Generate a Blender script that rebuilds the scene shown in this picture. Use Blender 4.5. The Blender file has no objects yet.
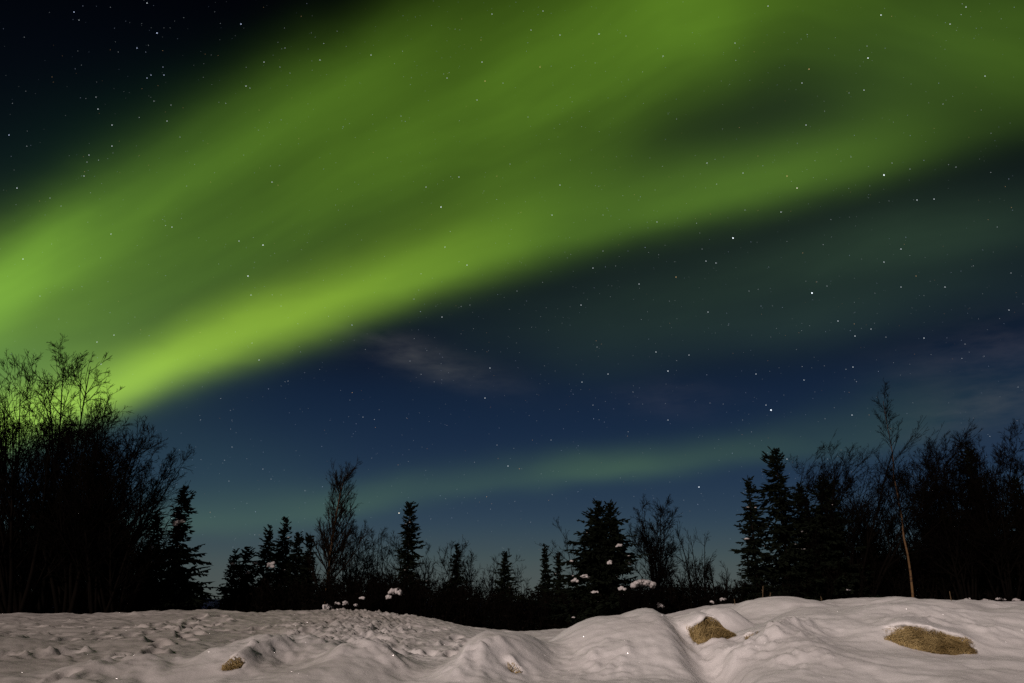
import bpy, math, random
import numpy as np
from mathutils import Vector

R = math.radians
S = bpy.context.scene
COL = S.collection

# ------------------------------------------------------------------ camera, sky, moonlight, exposure
CAM_Z = 1.6
F_PX, CX, CY, PITCH = 819.0, 512.0, 341.5, R(17.8)
CP, SP = math.cos(PITCH), math.sin(PITCH)
cd = bpy.data.cameras.new('camera'); cam = bpy.data.objects.new('camera', cd); COL.objects.link(cam)
cd.sensor_width = 36.0; cd.lens = 36.0 * F_PX / 1024.0
cd.clip_start = 0.1; cd.clip_end = 60000
cam.location = (0, 0, CAM_Z); cam.rotation_euler = (math.pi/2 + PITCH, 0, 0)
S.camera = cam

MOON_EL, MOON_AZ = 23.0, 209.0          # degrees; azimuth clockwise from +Y: behind the camera, a little to the left
sd = bpy.data.lights.new('moon', 'SUN'); moon = bpy.data.objects.new('moon', sd); COL.objects.link(moon)
sd.energy = 2.2; sd.angle = R(2.5); sd.color = (1.0, 0.83, 0.765)
md = Vector((math.sin(R(MOON_AZ))*math.cos(R(MOON_EL)), math.cos(R(MOON_AZ))*math.cos(R(MOON_EL)), math.sin(R(MOON_EL))))
moon.rotation_euler = md.to_track_quat('Z', 'Y').to_euler()

vs = S.view_settings
vs.view_transform = 'Standard'; vs.look = 'None'; vs.exposure = 0.0; vs.gamma = 1.0; vs.use_curve_mapping = False
S.render.engine = 'CYCLES'
S.cycles.max_bounces = 4; S.cycles.diffuse_bounces = 2; S.cycles.glossy_bounces = 2
S.cycles.use_denoising = False

def ray(px, py):
    "direction through a point of the photograph, in the world"
    a = (px - CX)/F_PX; b = (CY - py)/F_PX
    return np.array([a, CP - b*SP, SP + b*CP])
def at(px, py, Y):
    d = ray(px, py); k = Y/d[1]
    return np.array([d[0]*k, Y, CAM_Z + d[2]*k])
def azel(px, py):
    d = ray(px, py); d = d/np.linalg.norm(d)
    return math.degrees(math.atan2(d[0], d[1])), math.degrees(math.asin(d[2]))
def lin(c):
    c = c/255.0
    return c/12.92 if c <= 0.04045 else ((c+0.055)/1.055)**2.4
def rgb(r, g, b): return (lin(r), lin(g), lin(b))

# ---- the night sky: moonlit air, aurora arcs in azimuth and elevation, thin cloud
world = bpy.data.worlds.new('World'); S.world = world; world.use_nodes = True
wt = world.node_tree; wt.nodes.clear()
class V:
    "a value socket of the world's node tree"
    def __init__(s, sock): s.s = sock
    def _m(s, op, o=None, p=None):
        n = wt.nodes.new('ShaderNodeMath'); n.operation = op
        for i, q in enumerate((s, o, p)):
            if q is None: continue
            if isinstance(q, V): wt.links.new(q.s, n.inputs[i])
            else: n.inputs[i].default_value = q
        return V(n.outputs[0])
    def __add__(s, o): return s._m('ADD', o)
    def __sub__(s, o): return s._m('SUBTRACT', o)
    def __mul__(s, o): return s._m('MULTIPLY', o)
    def __truediv__(s, o): return s._m('DIVIDE', o)
    __radd__ = __add__; __rmul__ = __mul__
    def gt0(s): return s._m('GREATER_THAN', 0.0)
def curve(x01, pts, scale, off=0.0):
    "piecewise smooth curve through (x in 0..1, y) with y rescaled from off..off+scale"
    n = wt.nodes.new('ShaderNodeFloatCurve'); m = n.mapping; m.use_clip = False
    c = m.curves[0]
    pts = sorted(pts)
    while len(c.points) < len(pts): c.points.new(0.5, 0.5)
    for p, (x, y) in zip(c.points, pts):
        p.location = (x, (y-off)/scale); p.handle_type = 'AUTO_CLAMPED'
    m.update()
    wt.links.new(x01.s, n.inputs['Value'])
    return V(n.outputs[0])*scale + off
tc = wt.nodes.new('ShaderNodeTexCoord')
sep = wt.nodes.new('ShaderNodeSeparateXYZ'); wt.links.new(tc.outputs['Generated'], sep.inputs[0])
dx, dy, dz = (V(sep.outputs[i]) for i in range(3))
AZ = dx._m('ARCTAN2', dy)*(180/math.pi)
EL0 = dz._m('MINIMUM', 1.0)._m('MAXIMUM', -1.0)._m('ARCSINE')*(180/math.pi)
def noise(scale, detail, stretch=(1, 1, 1), rough=0.5):
    mp = wt.nodes.new('ShaderNodeMapping'); mp.inputs['Scale'].default_value = stretch
    wt.links.new(tc.outputs['Generated'], mp.inputs['Vector'])
    n = wt.nodes.new('ShaderNodeTexNoise'); n.inputs['Scale'].default_value = scale
    n.inputs['Detail'].default_value = detail; n.inputs['Roughness'].default_value = rough
    wt.links.new(mp.outputs[0], n.inputs['Vector'])
    return V(n.outputs[0])
N_big = noise(3.0, 2); N_fine = noise(9.0, 3, (1, 1, 2.2))
EL = EL0 + (N_big - 0.5)*2.2 + (N_fine - 0.5)*0.8
AZ01 = (AZ + 75.0)/150.0
RGB = [V(sep.outputs[0])*0.0 for _ in range(3)]
def add(val, col):
    for i in range(3):
        if col[i]: RGB[i] = RGB[i] + val*col[i]
def band(pts, col, gain=1.0, mod=0.0):
    "pts: photo x, y of the arc's crest, softness above, softness below, brightness"
    ce, up, dn, am = [], [], [], []
    for x, y, u, d, a in pts:
        z, e = azel(x, y); t = (z+75)/150
        ce.append((t, e)); up.append((t, abs(azel(x, y-u)[1]-e))); dn.append((t, abs(azel(x, y+d)[1]-e))); am.append((t, a*gain))
    C = curve(AZ01, ce, 60.0); U = curve(AZ01, up, 20.0); D = curve(AZ01, dn, 20.0)
    A = curve(AZ01, [(0.0, 0.0)] + am + [(1.0, 0.0)], 0.5)
    q = EL - C; g = q.gt0()
    W = U*g + D*(g*-1.0 + 1.0)
    k = q/W._m('MAXIMUM', 0.05)
    v = (k*k*-1.0)._m('EXPONENT')*A
    if mod:                                  # folds and streaks that run along the arc
        cx_ = wt.nodes.new('ShaderNodeCombineXYZ'); cx_.inputs[2].default_value = 3.7*len(pts) + pts[0][1]*.11
        wt.links.new((AZ*0.045 + (N_fine - .5)*.35).s, cx_.inputs[0]); wt.links.new((q*0.20).s, cx_.inputs[1])
        nn = wt.nodes.new('ShaderNodeTexNoise'); nn.inputs['Scale'].default_value = 1.0; nn.inputs['Detail'].default_value = 3.0; nn.inputs['Roughness'].default_value = .55
        wt.links.new(cx_.outputs[0], nn.inputs['Vector'])
        v = v*(V(nn.outputs[0])*(2.2*mod) + (1.0 - 1.1*mod))
    add(v, col)
def blob(px, py, sx, sy, amp, col, tilt=0.0, mod=None):
    z, e = azel(px, py)
    ka = 0.0699*math.cos(R(e))
    u = (AZ - z); v = (EL - e)
    c, s = math.cos(R(tilt)), math.sin(R(tilt))
    p = (u*c + v*s)/(sx*0.066); q = (v*c - u*s)/(sy*0.066)
    g = ((p*p + q*q)*-1.0)._m('EXPONENT')*amp
    if mod is not None: g = g*mod
    add(g, col)

# moonlit air: a faint physical sky plus the night gradient towards the horizon
nish = wt.nodes.new('ShaderNodeTexSky'); nish.sky_type = 'NISHITA'; nish.sun_disc = False
nish.sun_elevation = R(MOON_EL); nish.sun_rotation = R(MOON_AZ)
def grad(pts):
    "sky colour against elevation, from photo rows at the middle column"
    out = []
    for i in range(3):
        out.append(curve(EL0/90.0, [(max(0.0, azel(512, y)[1]/90.0), lin(c[i])) for y, c in pts], 0.2))
    return out
G = grad([(604, (80, 86, 82)), (575, (74, 84, 84)), (545, (60, 76, 84)), (500, (40, 59, 79)), (450, (27, 45, 69)),
          (400, (19, 35, 58)), (350, (13, 23, 41)), (280, (9, 16, 27)), (200, (5, 9, 16)), (100, (2, 4, 9)), (0, (1, 1, 5)), (-250, (1, 1, 4))])
for i in range(3): RGB[i] = RGB[i] + G[i]

GREEN = (0.59, 1.0, 0.055); GREEN2 = (0.475, 1.0, 0.07); TEAL = (0.52, 1.0, 0.16)
# the bright arc with its sharp lower edge
band([(-200, 500, 40, 30, .30), (0, 425, 40, 28, .44), (130, 381, 36, 22, .44), (200, 347, 36, 24, .40), (340, 299, 38, 28, .27), (430, 271, 44, 28, .14),
      (512, 246, 46, 28, .05), (600, 222, 46, 28, .0), (1024, 120, 46, 28, .0)], GREEN, 1.0, .4)
band([(130, 381, 40, 22, .0), (260, 325, 40, 24, .03), (340, 299, 46, 27, .07), (430, 271, 50, 27, .12), (512, 247, 54, 25, .135), (600, 224, 54, 25, .13), (680, 207, 48, 25, .145), (760, 188, 42, 24, .125), (850, 168, 40, 24, .085),
      (940, 146, 42, 24, .045), (1024, 124, 46, 26, .022), (1200, 90, 60, 30, .0)], GREEN2, 1.0, .4)
# the upper arc
band([(-200, 370, 60, 60, .16), (0, 285, 58, 55, .19), (60, 252, 60, 48, .155), (130, 219, 64, 44, .105), (200, 176, 64, 40, .085), (270, 133, 64, 40, .08), (340, 95, 55, 42, .075), (430, 45, 60, 50, .045),
      (512, 5, 60, 60, .02), (680, -60, 80, 60, .0)], GREEN2, 1.28, .5)
# the veil between them
band([(-200, 420, 80, 80, .09), (0, 340, 70, 80, .10), (130, 300, 80, 70, .09), (250, 240, 90, 70, .075), (340, 190, 95, 75, .08), (430, 150, 110, 75, .08), (512, 115, 120, 80, .095), (600, 70, 120, 75, .10),
      (680, 25, 120, 70, .11), (760, 0, 110, 75, .075), (850, 10, 110, 85, .055), (940, 40, 100, 60, .05), (1024, 60, 110, 55, .048), (1200, 70, 90, 60, .02)], GREEN2, 1.5, .5)
blob(700, 5, 130, 60, .030, GREEN2)
blob(790, 130, 230, 90, .013, (.50, .85, .55), 10)
blob(560, 185, 110, 40, .03, GREEN2, 15)
blob(890, 115, 150, 45, .028, GREEN2, 10)
blob(10, 325, 130, 70, .055, GREEN)
blob(130, 165, 170, 60, .010, (.25, 1.0, .30), 28)
# faint sheets below the bright arc
band([(350, 350, 40, 40, .0), (480, 335, 40, 40, .006), (600, 318, 50, 40, .012), (700, 298, 50, 40, .015), (850, 258, 45, 40, .021), (940, 240, 45, 38, .022), (1024, 225, 45, 35, .018), (1200, 190, 40, 40, .0)], (.5, 1, .45), 1.45, .6)
band([(480, 370, 30, 30, .0), (600, 355, 30, 30, .005), (720, 338, 30, 28, .009), (850, 316, 28, 30, .013), (940, 300, 28, 30, .010), (1024, 288, 30, 30, .007), (1200, 270, 30, 30, .0)], (.5, 1, .5), 1.3, .6)
# the low arc above the trees
band([(-100, 540, 30, 16, .02), (60, 530, 30, 16, .025), (180, 517, 32, 15, .034), (260, 513, 32, 16, .032), (340, 507, 24, 14, .038), (430, 494, 22, 13, .032), (500, 483, 20, 12, .032), (560, 476, 20, 12, .050),
      (610, 470, 20, 12, .058), (680, 463, 20, 13, .038), (760, 455, 22, 13, .028), (830, 443, 32, 20, .024), (900, 425, 40, 26, .024), (980, 410, 40, 26, .010), (1200, 380, 40, 25, .0)], TEAL, 1.05, .6)
blob(215, 455, 110, 40, .012, (.45, 1, .35))
blob(60, 150, 170, 120, .0020, (.12, .5, 1.0), 25)
# thin moonlit cloud
cl = noise(14.0, 4, (1, 1, 3.5), .6)._m('SUBTRACT', .32)._m('MAXIMUM', 0.0)*3.0
blob(432, 368, 78, 17, .026, (1.0, .97, .85), -14, cl)
blob(395, 345, 60, 12, .012, (1.0, .92, .95), -15, cl)
blob(995, 405, 75, 24, .024, (1.0, .90, .70), 10, cl)
blob(1000, 350, 90, 25, .016, (1.0, .86, .88), 5, cl)
blob(670, 398, 60, 18, .010, (1.0, .9, .95), -5, cl)
comb = wt.nodes.new('ShaderNodeCombineXYZ')
below = (EL0*0.5 + 1.0)._m('MINIMUM', 1.0)._m('MAXIMUM', 0.0)
for i in range(3): wt.links.new((RGB[i]*below).s, comb.inputs[i])
bg1 = wt.nodes.new('ShaderNodeBackground'); wt.links.new(nish.outputs[0], bg1.inputs[0]); bg1.inputs[1].default_value = 0.00008
bg2 = wt.nodes.new('ShaderNodeBackground'); wt.links.new(comb.outputs[0], bg2.inputs[0]); bg2.inputs[1].default_value = 1.0
ads = wt.nodes.new('ShaderNodeAddShader'); wt.links.new(bg1.outputs[0], ads.inputs[0]); wt.links.new(bg2.outputs[0], ads.inputs[1])
wo = wt.nodes.new('ShaderNodeOutputWorld'); wt.links.new(ads.outputs[0], wo.inputs[0])
world.cycles.sampling_method = 'MANUAL'; world.cycles.sample_map_resolution = 512

# ------------------------------------------------------------------ helpers
def mesh_np(name, verts, quads=None, tris=None, smooth=True):
    me = bpy.data.meshes.new(name)
    verts = np.asarray(verts, np.float32)
    nq = 0 if quads is None else len(quads); nt = 0 if tris is None else len(tris)
    idx = []
    if nq: idx.append(np.asarray(quads, np.int32).ravel())
    if nt: idx.append(np.asarray(tris, np.int32).ravel())
    idx = np.concatenate(idx)
    me.vertices.add(len(verts)); me.vertices.foreach_set('co', verts.ravel())
    me.loops.add(len(idx)); me.loops.foreach_set('vertex_index', idx)
    st = np.concatenate([np.arange(nq)*4, nq*4 + np.arange(nt)*3]).astype(np.int32)
    me.polygons.add(nq+nt); me.polygons.foreach_set('loop_start', st)
    me.polygons.foreach_set('use_smooth', np.full(nq+nt, smooth))
    me.update(calc_edges=True); me.validate()
    return me
def obj(name, me, mat, parent=None):
    o = bpy.data.objects.new(name, me); COL.objects.link(o)
    if mat is not None: me.materials.append(mat)
    if parent is not None: o.parent = parent
    return o
def tag(o, label=None, cat=None, group=None, kind=None):
    if label: o['label'] = label
    if cat: o['category'] = cat
    if group: o['group'] = group
    if kind: o['kind'] = kind
    return o
def thing(name, label, cat, loc=(0, 0, 0), group=None):
    o = bpy.data.objects.new(name, None); COL.objects.link(o); o.location = tuple(float(v) for v in loc)
    o.empty_display_size = .2
    return tag(o, label, cat, group)
def hash2(ix, iy, seed):
    h = (ix.astype(np.int64)*374761393 + iy.astype(np.int64)*668265263 + seed*974634777) & 0xffffffff
    h = ((h ^ (h >> 13))*1274126177) & 0xffffffff
    h = ((h ^ (h >> 16))*2246822519) & 0xffffffff
    return (h ^ (h >> 15)) & 0xffffffff
def perlin(x, y, seed=0):
    ix = np.floor(x); iy = np.floor(y); fx = x-ix; fy = y-iy
    u = fx*fx*fx*(fx*(fx*6-15)+10); v = fy*fy*fy*(fy*(fy*6-15)+10)
    def g(ax, ay):
        a = hash2(ix+ax, iy+ay, seed)/4294967296.0*2*np.pi
        return np.cos(a)*(fx-ax) + np.sin(a)*(fy-ay)
    return ((1-u)*(1-v)*g(0, 0) + u*(1-v)*g(1, 0) + (1-u)*v*g(0, 1) + u*v*g(1, 1))*1.5
def fbm(x, y, seed=0, oct=4, gain=.5):
    r = 0; a = 1.0; f = 1.0
    for o in range(oct):
        r = r + a*perlin(x*f + 17.3*o, y*f - 9.1*o, seed+o); a *= gain; f *= 2.03
    return r
def sstep(a, b, x):
    t = np.clip((x-a)/(b-a), 0, 1); return t*t*(3-2*t)

# ---- materials
def mat(name, color, rough=0.8, spec=0.2, var=None, scale=6.0, bump=0.0, bscale=40.0, coord='Object'):
    m = bpy.data.materials.new(name); m.use_nodes = True; nt = m.node_tree; b = nt.nodes['Principled BSDF']
    b.inputs['Base Color'].default_value = (*color, 1); b.inputs['Roughness'].default_value = rough
    b.inputs['Specular IOR Level'].default_value = spec
    t = nt.nodes.new('ShaderNodeTexCoord')
    if var:
        n = nt.nodes.new('ShaderNodeTexNoise'); n.inputs['Scale'].default_value = scale; n.inputs['Detail'].default_value = 5
        nt.links.new(t.outputs[coord], n.inputs['Vector'])
        r = nt.nodes.new('ShaderNodeValToRGB'); r.color_ramp.elements[0].position = .3; r.color_ramp.elements[1].position = .7
        r.color_ramp.elements[0].color = (*color, 1); r.color_ramp.elements[1].color = (*var, 1)
        nt.links.new(n.outputs[0], r.inputs[0]); nt.links.new(r.outputs[0], b.inputs['Base Color'])
    if bump:
        n2 = nt.nodes.new('ShaderNodeTexNoise'); n2.inputs['Scale'].default_value = bscale; n2.inputs['Detail'].default_value = 6
        nt.links.new(t.outputs[coord], n2.inputs['Vector'])
        bp = nt.nodes.new('ShaderNodeBump'); bp.inputs['Strength'].default_value = bump; bp.inputs['Distance'].default_value = .03
        nt.links.new(n2.outputs[0], bp.inputs['Height']); nt.links.new(bp.outputs[0], b.inputs['Normal'])
    return m
M_needle = mat('spruce_needles', (.005, .007, .0045), .95, .02, (.009, .012, .007), 3.0)
M_trunk = mat('spruce_bark', (.008, .006, .005), .95, .03, (.014, .010, .008), 9.0, .5)
M_twig = mat('dark_twigs', (.0028, .0022, .0018), .95, .01, (.005, .0038, .003), 5.0)  # very dark colour stands in for lamplight fading before the trees
M_twigred = mat('brown_twigs', (.012, .008, .006), .95, .02, (.008, .0055, .004), 5.0)
M_bark = mat('grey_bark', (.008, .006, .0045), .95, .03, (.015, .011, .008), 8.0, .5)
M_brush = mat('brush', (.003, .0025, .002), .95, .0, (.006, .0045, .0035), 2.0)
M_grass = mat('dead_grass', (.56, .43, .20), .8, .1, (.15, .10, .035), 3.2)
M_stalk = mat('dead_stalk', (.10, .07, .04), .85, .1, (.16, .11, .06), 12.0)
M_loadsnow = mat('clinging_snow', (.60, .57, .56), .8, .2, (.42, .39, .38), 8.0, .35, 22.0)  # thin snow, kept duller than the field to stand in for weaker lamplight
def birch_bark():
    m = mat('birch_bark', (.115, .068, .030), .85, .08, (.18, .11, .052), 5.0, .4, 30.0)
    nt = m.node_tree; b = nt.nodes['Principled BSDF']; src = b.inputs['Base Color'].links[0].from_socket
    t = nt.nodes.new('ShaderNodeTexCoord'); s = nt.nodes.new('ShaderNodeSeparateXYZ'); nt.links.new(t.outputs['Object'], s.inputs[0])
    # young wood is dark brown; lamplight fading up the stem is painted in too
    mr = nt.nodes.new('ShaderNodeMapRange'); mr.inputs[1].default_value = .0; mr.inputs[2].default_value = 5.2
    nt.links.new(s.outputs[2], mr.inputs[0])
    n = nt.nodes.new('ShaderNodeTexNoise'); n.inputs['Scale'].default_value = 1.0; n.inputs['Detail'].default_value = 4
    mp = nt.nodes.new('ShaderNodeMapping'); mp.inputs['Scale'].default_value = (3, 3, 11); nt.links.new(t.outputs['Object'], mp.inputs[0]); nt.links.new(mp.outputs[0], n.inputs['Vector'])
    th = nt.nodes.new('ShaderNodeMapRange'); th.inputs[1].default_value = .52; th.inputs[2].default_value = .62; nt.links.new(n.outputs[0], th.inputs[0])
    mx = nt.nodes.new('ShaderNodeMath'); mx.operation = 'MULTIPLY_ADD'; mx.inputs[1].default_value = .75
    nt.links.new(th.outputs[0], mx.inputs[0]); nt.links.new(mr.outputs[0], mx.inputs[2]); mx.use_clamp = True
    mix = nt.nodes.new('ShaderNodeMix'); mix.data_type = 'RGBA'
    nt.links.new(mx.outputs[0], mix.inputs[0]); nt.links.new(src, mix.inputs[6]); mix.inputs[7].default_value = (.05, .03, .02, 1)
    nt.links.new(mix.outputs[2], b.inputs['Base Color'])
    return m
M_birch = birch_bark()
def snow_mat():
    m = bpy.data.materials.new('snow'); m.use_nodes = True; nt = m.node_tree; b = nt.nodes['Principled BSDF']
    L = nt.links.new
    geo = nt.nodes.new('ShaderNodeNewGeometry')
    sp = nt.nodes.new('ShaderNodeSeparateXYZ'); L(geo.outputs['Position'], sp.inputs[0])
    ln = nt.nodes.new('ShaderNodeVectorMath'); ln.operation = 'LENGTH'; L(geo.outputs['Position'], ln.inputs[0])
    far = nt.nodes.new('ShaderNodeMapRange'); far.inputs[1].default_value = 38; far.inputs[2].default_value = 60; L(ln.outputs['Value'], far.inputs[0])
    n = nt.nodes.new('ShaderNodeTexNoise'); n.inputs['Scale'].default_value = 1.1; n.inputs['Detail'].default_value = 7; L(geo.outputs['Position'], n.inputs['Vector'])
    r = nt.nodes.new('ShaderNodeValToRGB'); r.color_ramp.elements[0].position = .32; r.color_ramp.elements[1].position = .62
    r.color_ramp.elements[0].color = (.76, .74, .725, 1); r.color_ramp.elements[1].color = (.88, .865, .85, 1); L(n.outputs[0], r.inputs[0])
    nf = nt.nodes.new('ShaderNodeTexNoise'); nf.inputs['Scale'].default_value = .02; nf.inputs['Detail'].default_value = 8; L(geo.outputs['Position'], nf.inputs['Vector'])
    rf = nt.nodes.new('ShaderNodeValToRGB'); rf.color_ramp.elements[0].color = (.006, .009, .012, 1); rf.color_ramp.elements[1].color = (.022, .030, .042, 1); L(nf.outputs[0], rf.inputs[0])
    # trodden snow on the left; its darker colour stands in for lamplight fading
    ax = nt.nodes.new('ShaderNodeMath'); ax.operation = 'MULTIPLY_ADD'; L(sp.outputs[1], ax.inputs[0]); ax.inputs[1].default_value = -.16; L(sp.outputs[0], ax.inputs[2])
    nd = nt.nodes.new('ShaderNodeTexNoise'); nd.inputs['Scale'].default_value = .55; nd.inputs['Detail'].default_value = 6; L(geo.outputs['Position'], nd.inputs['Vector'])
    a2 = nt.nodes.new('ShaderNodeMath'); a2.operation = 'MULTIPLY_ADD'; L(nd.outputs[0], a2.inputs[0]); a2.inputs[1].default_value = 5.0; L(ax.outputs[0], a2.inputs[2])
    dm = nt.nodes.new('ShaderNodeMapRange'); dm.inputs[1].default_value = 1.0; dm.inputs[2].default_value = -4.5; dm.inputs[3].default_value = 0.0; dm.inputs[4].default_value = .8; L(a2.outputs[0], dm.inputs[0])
    lamp_fade = nt.nodes.new('ShaderNodeMix'); lamp_fade.data_type = 'RGBA'; lamp_fade.blend_type = 'MULTIPLY'; L(dm.outputs[0], lamp_fade.inputs[0]); L(r.outputs[0], lamp_fade.inputs[6]); lamp_fade.inputs[7].default_value = (.42, .395, .36, 1)
    mix = nt.nodes.new('ShaderNodeMix'); mix.data_type = 'RGBA'; L(far.outputs[0], mix.inputs[0]); L(lamp_fade.outputs[2], mix.inputs[6]); L(rf.outputs[0], mix.inputs[7])
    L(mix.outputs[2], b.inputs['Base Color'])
    b.inputs['Roughness'].default_value = .65; b.inputs['Specular IOR Level'].default_value = .25
    # grains and crust
    n1 = nt.nodes.new('ShaderNodeTexNoise'); n1.inputs['Scale'].default_value = 10; n1.inputs['Detail'].default_value = 10; n1.inputs['Roughness'].default_value = .72; L(geo.outputs['Position'], n1.inputs['Vector'])
    bp = nt.nodes.new('ShaderNodeBump'); bp.inputs['Strength'].default_value = .34; bp.inputs['Distance'].default_value = .03; L(n1.outputs[0], bp.inputs['Height'])
    L(bp.outputs[0], b.inputs['Normal'])
    # single ice crystals that catch the light
    vo = nt.nodes.new('ShaderNodeTexVoronoi'); vo.inputs['Scale'].default_value = 75; L(geo.outputs['Position'], vo.inputs['Vector'])
    v1 = nt.nodes.new('ShaderNodeVectorMath'); v1.operation = 'SUBTRACT'; L(vo.outputs['Color'], v1.inputs[0]); v1.inputs[1].default_value = (.5, .5, .5)
    v2 = nt.nodes.new('ShaderNodeVectorMath'); v2.operation = 'MULTIPLY_ADD'; L(v1.outputs[0], v2.inputs[0]); v2.inputs[1].default_value = (1.6, 1.6, 1.6); L(geo.outputs['Normal'], v2.inputs[2])
    v3 = nt.nodes.new('ShaderNodeVectorMath'); v3.operation = 'NORMALIZE'; L(v2.outputs[0], v3.inputs[0])
    b.inputs['Coat Weight'].default_value = .13; b.inputs['Coat Roughness'].default_value = .10; L(v3.outputs[0], b.inputs['Coat Normal'])
    return m
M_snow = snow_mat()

# ------------------------------------------------------------------ the ground: one snow sheet
CREST = [(-400, 620), (-100, 616), (0, 614), (100, 614), (160, 612), (200, 611), (260, 613), (330, 611), (365, 612), (400, 616), (440, 621), (470, 627), (500, 631), (525, 632), (560, 631), (590, 629), (620, 626),
         (660, 617), (700, 608), (740, 603), (800, 601), (850, 602), (900, 601), (950, 600), (1000, 602), (1024, 601), (1150, 602), (1500, 604)]
Y_CREST, Y_NEAR = 22.0, 8.0
_cx = np.array([at(x, y, Y_CREST)[0] for x, y in CREST]); _cz = np.array([at(x, y, Y_CREST)[2] for x, y in CREST])
def base_z(X, Y):
    X = np.asarray(X, float); Y = np.asarray(Y, float)
    # columns are read along the line of sight so that the rise in front of the crest belongs to it
    xs = X*Y_CREST/np.clip(Y, 12.0, Y_CREST)
    zc = np.interp(xs, _cx, _cz)
    zn = 0.83
    t = np.clip((Y-Y_NEAR)/(Y_CREST-Y_NEAR), 0, 1)
    z = zn + (zc-zn)*t
    z = z*sstep(2.0, 8.0, Y)
    s = np.clip(Y-Y_CREST, 0, None)
    drop = 0.15*s*s/(s+2.0)
    drop = np.where(s > 300, 0.15*298 + 25*(1-np.exp(-(s-300)/600.0)), drop)
    return z - drop
def hit(px, py):
    "where the line of sight through a point of the photo meets the snow"
    d = ray(px, py); Ys = np.linspace(7, 22, 800)
    zz = CAM_Z + d[2]/d[1]*Ys; xx = d[0]/d[1]*Ys
    k = np.argmax(base_z(xx, Ys) >= zz) if (base_z(xx, Ys) >= zz).any() else 799
    return float(xx[k]), float(Ys[k])
# mounds: photo x, y, half width (m), half depth (m), height (m), power of the fall-off
# the lie of the drifts: photo column of the middle, distance, half width, half depth, photo row of the top (or height in metres), fall-off
MOUNDS = []
def mound(px, Y, rx, ry, top, p=2.4, h=None):
    X = at(px, 640, Y)[0]
    if h is None: h = float(np.clip(at(px, top, Y)[2] - float(mounds_z(X, Y)), -.15, .6))
    MOUNDS.append((X, Y, rx, ry, h, p))
def mounds_z(X, Y):
    z = base_z(X, Y)
    for mx, my, rx, ry, h, p in MOUNDS:
        q = ((np.asarray(X)-mx)/rx)**2 + ((np.asarray(Y)-my)/ry)**2
        z = z + h*np.exp(-0.9*q**(p/2))
    return z
for a in [(800, 17.5, 1.0, 1.3, 600, 2.4), (870, 18.5, 1.1, 1.2, 600, 2.4), (940, 17.0, .9, 1.2, 600, 2.4), (1000, 18.0, 1.0, 1.2, 601, 2.4), (745, 18.5, .8, 1.2, 603, 2.4),
          (622, 11.4, 1.0, 1.6, 620, 3.0), (664, 12.4, .55, 2.0, 619, 3.0), (575, 10.8, .8, 1.5, 634, 2.4), (505, 10.2, .52, .9, 634, 3.4), (530, 9.8, .3, .7, 648, 2.4), (470, 9.2, .4, .8, 660, 2.4),
          (840, 11.8, 1.2, 1.6, 612, 3.0), (985, 11.8, 1.3, 1.6, 612, 2.8), (770, 10.6, .6, 1.1, 634, 2.6), (920, 9.2, 1.6, .8, 664, 2.6), (810, 10.0, .5, .8, 640, 2.4),
          (718, 14.4, .46, .55, 610, 3.4), (752, 13.4, .30, .45, 630, 2.6), (706, 12.6, .25, .5, 643, 2.4), (698, 10.2, .22, 1.7, None, 2.4, -.24), (745, 12.0, .3, .4, 642, 2.4),
          (285, 10.6, .75, .8, 640, 3.0), (360, 9.8, .6, .7, 650, 2.8), (325, 9.0, .8, .5, 664, 2.6), (235, 9.6, .42, .5, 655, 2.6), (150, 12.5, .8, .7, 642, 2.4), (180, 9.4, .7, .6, 662, 2.4),
          (40, 10.5, 1.0, .8, 660, 2.4), (-60, 12, 1.4, 1.2, 638, 2.2), (420, 12.5, .7, 1.2, None, 2.2, -.12), (1090, 12, 1.0, 1.5, 614, 2.4), (95, 9.4, .5, .5, 668, 2.4)]: mound(*a)
def hit_m(px, py):
    d = ray(px, py); Ys = np.linspace(7, 22, 1500)
    zz = CAM_Z + d[2]/d[1]*Ys; xx = d[0]/d[1]*Ys; ok = mounds_z(xx, Ys) >= zz
    k = np.argmax(ok) if ok.any() else 1499
    return float(xx[k]), float(Ys[k])
# hollows with dead grass: photo x, y of the lower rim's middle, half width, half depth, turn, lip height
HOLES = [(944, 655, .45, .30, -24, .14), (720, 643, .25, .28, 10, .22), (756, 640, .09, .12, 0, .07), (227, 671, .09, .14, -8, .08), (514, 671, .07, .08, 8, .04)]
def _hole(px, py, rx, ry, tw, lip):
    x, y = hit_m(px, py)
    return (x, y + ry, rx, ry, tw, lip)
HOLES = [_hole(*h) for h in HOLES]
# crisp wind-cut and broken edges: photo points along the edge, height, width, crumble on its lower side
RIDGES = [([(818, 618), (795, 626), (765, 643), (740, 660), (722, 680)], .16, .20), ([(668, 618), (690, 636), (704, 658), (712, 680)], .06, .16), ([(452, 681), (466, 662), (486, 647), (508, 640)], .10, .16),
          ([(240, 660), (262, 646), (290, 642)], .09, .14), ([(330, 662), (352, 650), (384, 655), (400, 668)], .10, .15), ([(560, 668), (600, 655), (640, 650)], .05, .2), ([(880, 628), (930, 624), (985, 634), (1010, 650)], .06, .22),
          ([(90, 676), (120, 664), (150, 668)], .07, .15), ([(0, 662), (40, 655), (75, 662)], .06, .15), ([(640, 668), (600, 674), (560, 680)], .05, .18), ([(760, 668), (800, 660), (850, 664)], .05, .2)]
RIDGES = [([hit_m(*p) for p in pl], h, w) for pl, h, w in RIDGES]
rng = np.random.default_rng(11)
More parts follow.
